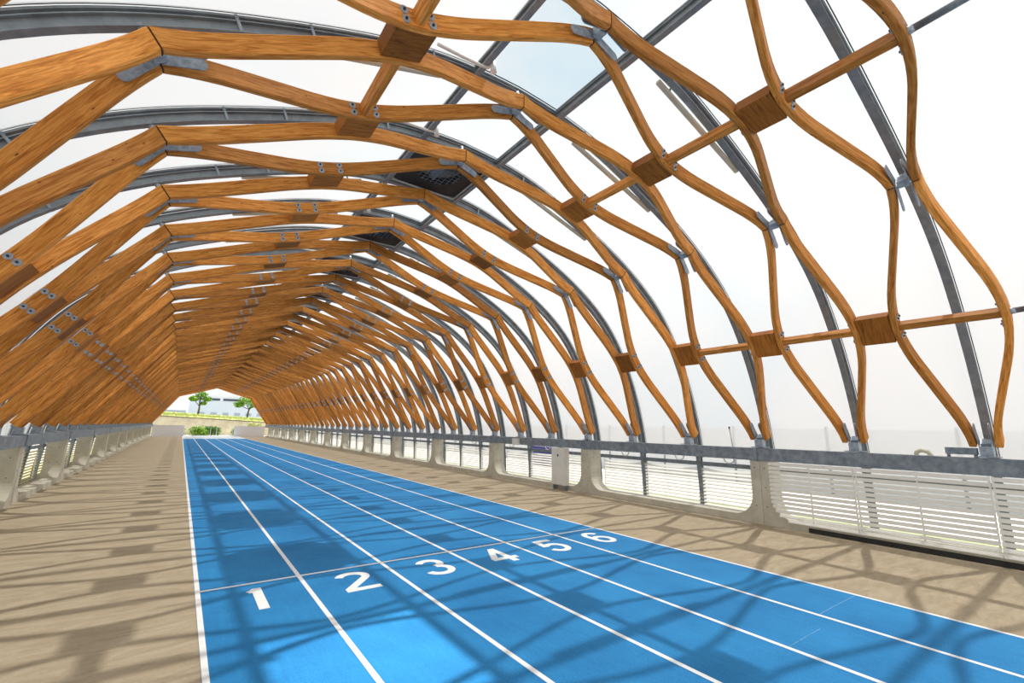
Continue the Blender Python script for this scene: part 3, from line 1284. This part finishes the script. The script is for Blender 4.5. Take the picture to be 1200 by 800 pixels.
# pale building behind the bank
BW = flat('pale_blue_cladding', (0.62, 0.70, 0.78), 0.6, 0.04, 0.2)
BD = flat('dark_window_band', (0.05, 0.07, 0.09), 0.4, 0.2)
b = thing('warehouse', 'large pale blue building with a dark window band behind the bank', 'building', (30, 215, -.36))
mb = MB()
mb.box(-28, 40, 0, 40, 0, 11.0)
link('lower_block', mb.mesh('lower_block', BW), b)
mb = MB()
mb.prism([(-28, 11.0), (40, 11.0), (40, 19.5), (-14, 19.5), (-28, 13.5)], 1, 1, 39)
link('upper_block', mb.mesh('upper_block', flat('white_cladding', (0.82, 0.84, 0.86), 0.6, 0.03, 0.2)), b)
for x0, x1 in ((-26, -18.4), (-17.4, -7), (-6, 8), (9, 24)):
    mb = MB()
    mb.box(x0, x1, -.3, .1, 11.05, 11.9)
    link('window_band', mb.mesh('window_band', BD), b)
gg = flat('grey_glass', (0.35, 0.42, 0.5))
for k in range(10):
    mb = MB()
    mb.box(-25 + k * 4, -23 + k * 4, -.15, .1, 5.2, 6.4)
    link('window', mb.mesh('window', gg), b)
b = thing('low_building', 'low pale grey-blue building at the left behind the bank', 'building', (-10, 200, -.36))
mb = MB()
mb.box(-30, 11, 0, 9, 0, 6.6)
link('main_block', mb.mesh('main_block', flat('slate_blue_cladding', (0.33, 0.42, 0.52), 0.6, 0.1, 0.3)), b)
mb = MB()
mb.box(-31, 11.5, -.5, 9.5, 6.6, 7.2)
link('roof_edge', mb.mesh('roof_edge', ENDW), b)

# ============================================================ OUTSIDE ALONG THE SIDES
GR = flat('lawn_green', (0.30, 0.34, 0.17), 0.9, 0.3, 2)
for x0, x1, nm in ((12.6, 13.9, 'right'), (-5.8, -4.6, 'left')):
    mb = MB()
    mb.box(x0, x1, -12, Y_END, -.36, -.05)
    link('lawn_strip', mb.mesh('lawn_strip', GR if x0 > 0 else flat('sandy_strip', (0.42, 0.38, 0.22))), None, kind='structure')
mb = MB()
mb.box(13.9, 20, -12, Y_END, -.36, -.1)
link('pink_pavement', mb.mesh('pink_pavement', flat('pink_paving', (0.70, 0.60, 0.55), 0.85, 0.1)), None, kind='structure')
for sx, nm in ((22.0, 'right'), (-16.0, 'left')):
    t = thing('site_fence', 'long pale panel fence standing outside beyond the %s louvres' % nm, 'fence', (sx, 0, 0), 'pale fences outside the tunnel')
    for k in range(26):
        mb = MB() if k == 0 else mb
        if k == 0:
            mb.box(-.03, .03, .03, 3.97, -.36, 2.3)
            fm = mb.mesh('panel', flat('pale_fence_paint', (0.66, 0.70, 0.74), 0.6, 0.05))
            mb2 = MB()
            mb2.box(-.05, .05, -.05, .05, -.36, 2.4)
            fp = mb2.mesh('fence_post', GALV)
        link('panel', fm, t, (0, -12 + 4 * k, 0))
        link('fence_post', fp, t, (0, -12 + 4 * k, 0))
t = thing('banner', 'blue and violet banner outside behind the right louvres near the cabinet', 'banner', (14.2, 17.3, 0))
mb = MB()
mb.box(-.02, .02, -.9, .9, .35, 1.35)
bmat, bn, bb = mat('banner_print')
tcn = bn.nodes.new('ShaderNodeTexCoord')
g_ = noise(bn, tcn.outputs['Object'], 1.3, 2)
bn.links.new(ramp(bn, g_, [(0.38, (0.05, 0.06, 0.35)), (0.5, (0.16, 0.08, 0.42)), (0.62, (0.6, 0.55, 0.75))]), bb.inputs['Base Color'])
link('banner_sheet', mb.mesh('banner_sheet', bmat), t)
for q in (-.92, .92):
    mb = MB()
    mb.tube([(0, q, -.05), (0, q, 1.45)], .025, 8)
    link('banner_post', mb.mesh('banner_post', GALV), t)
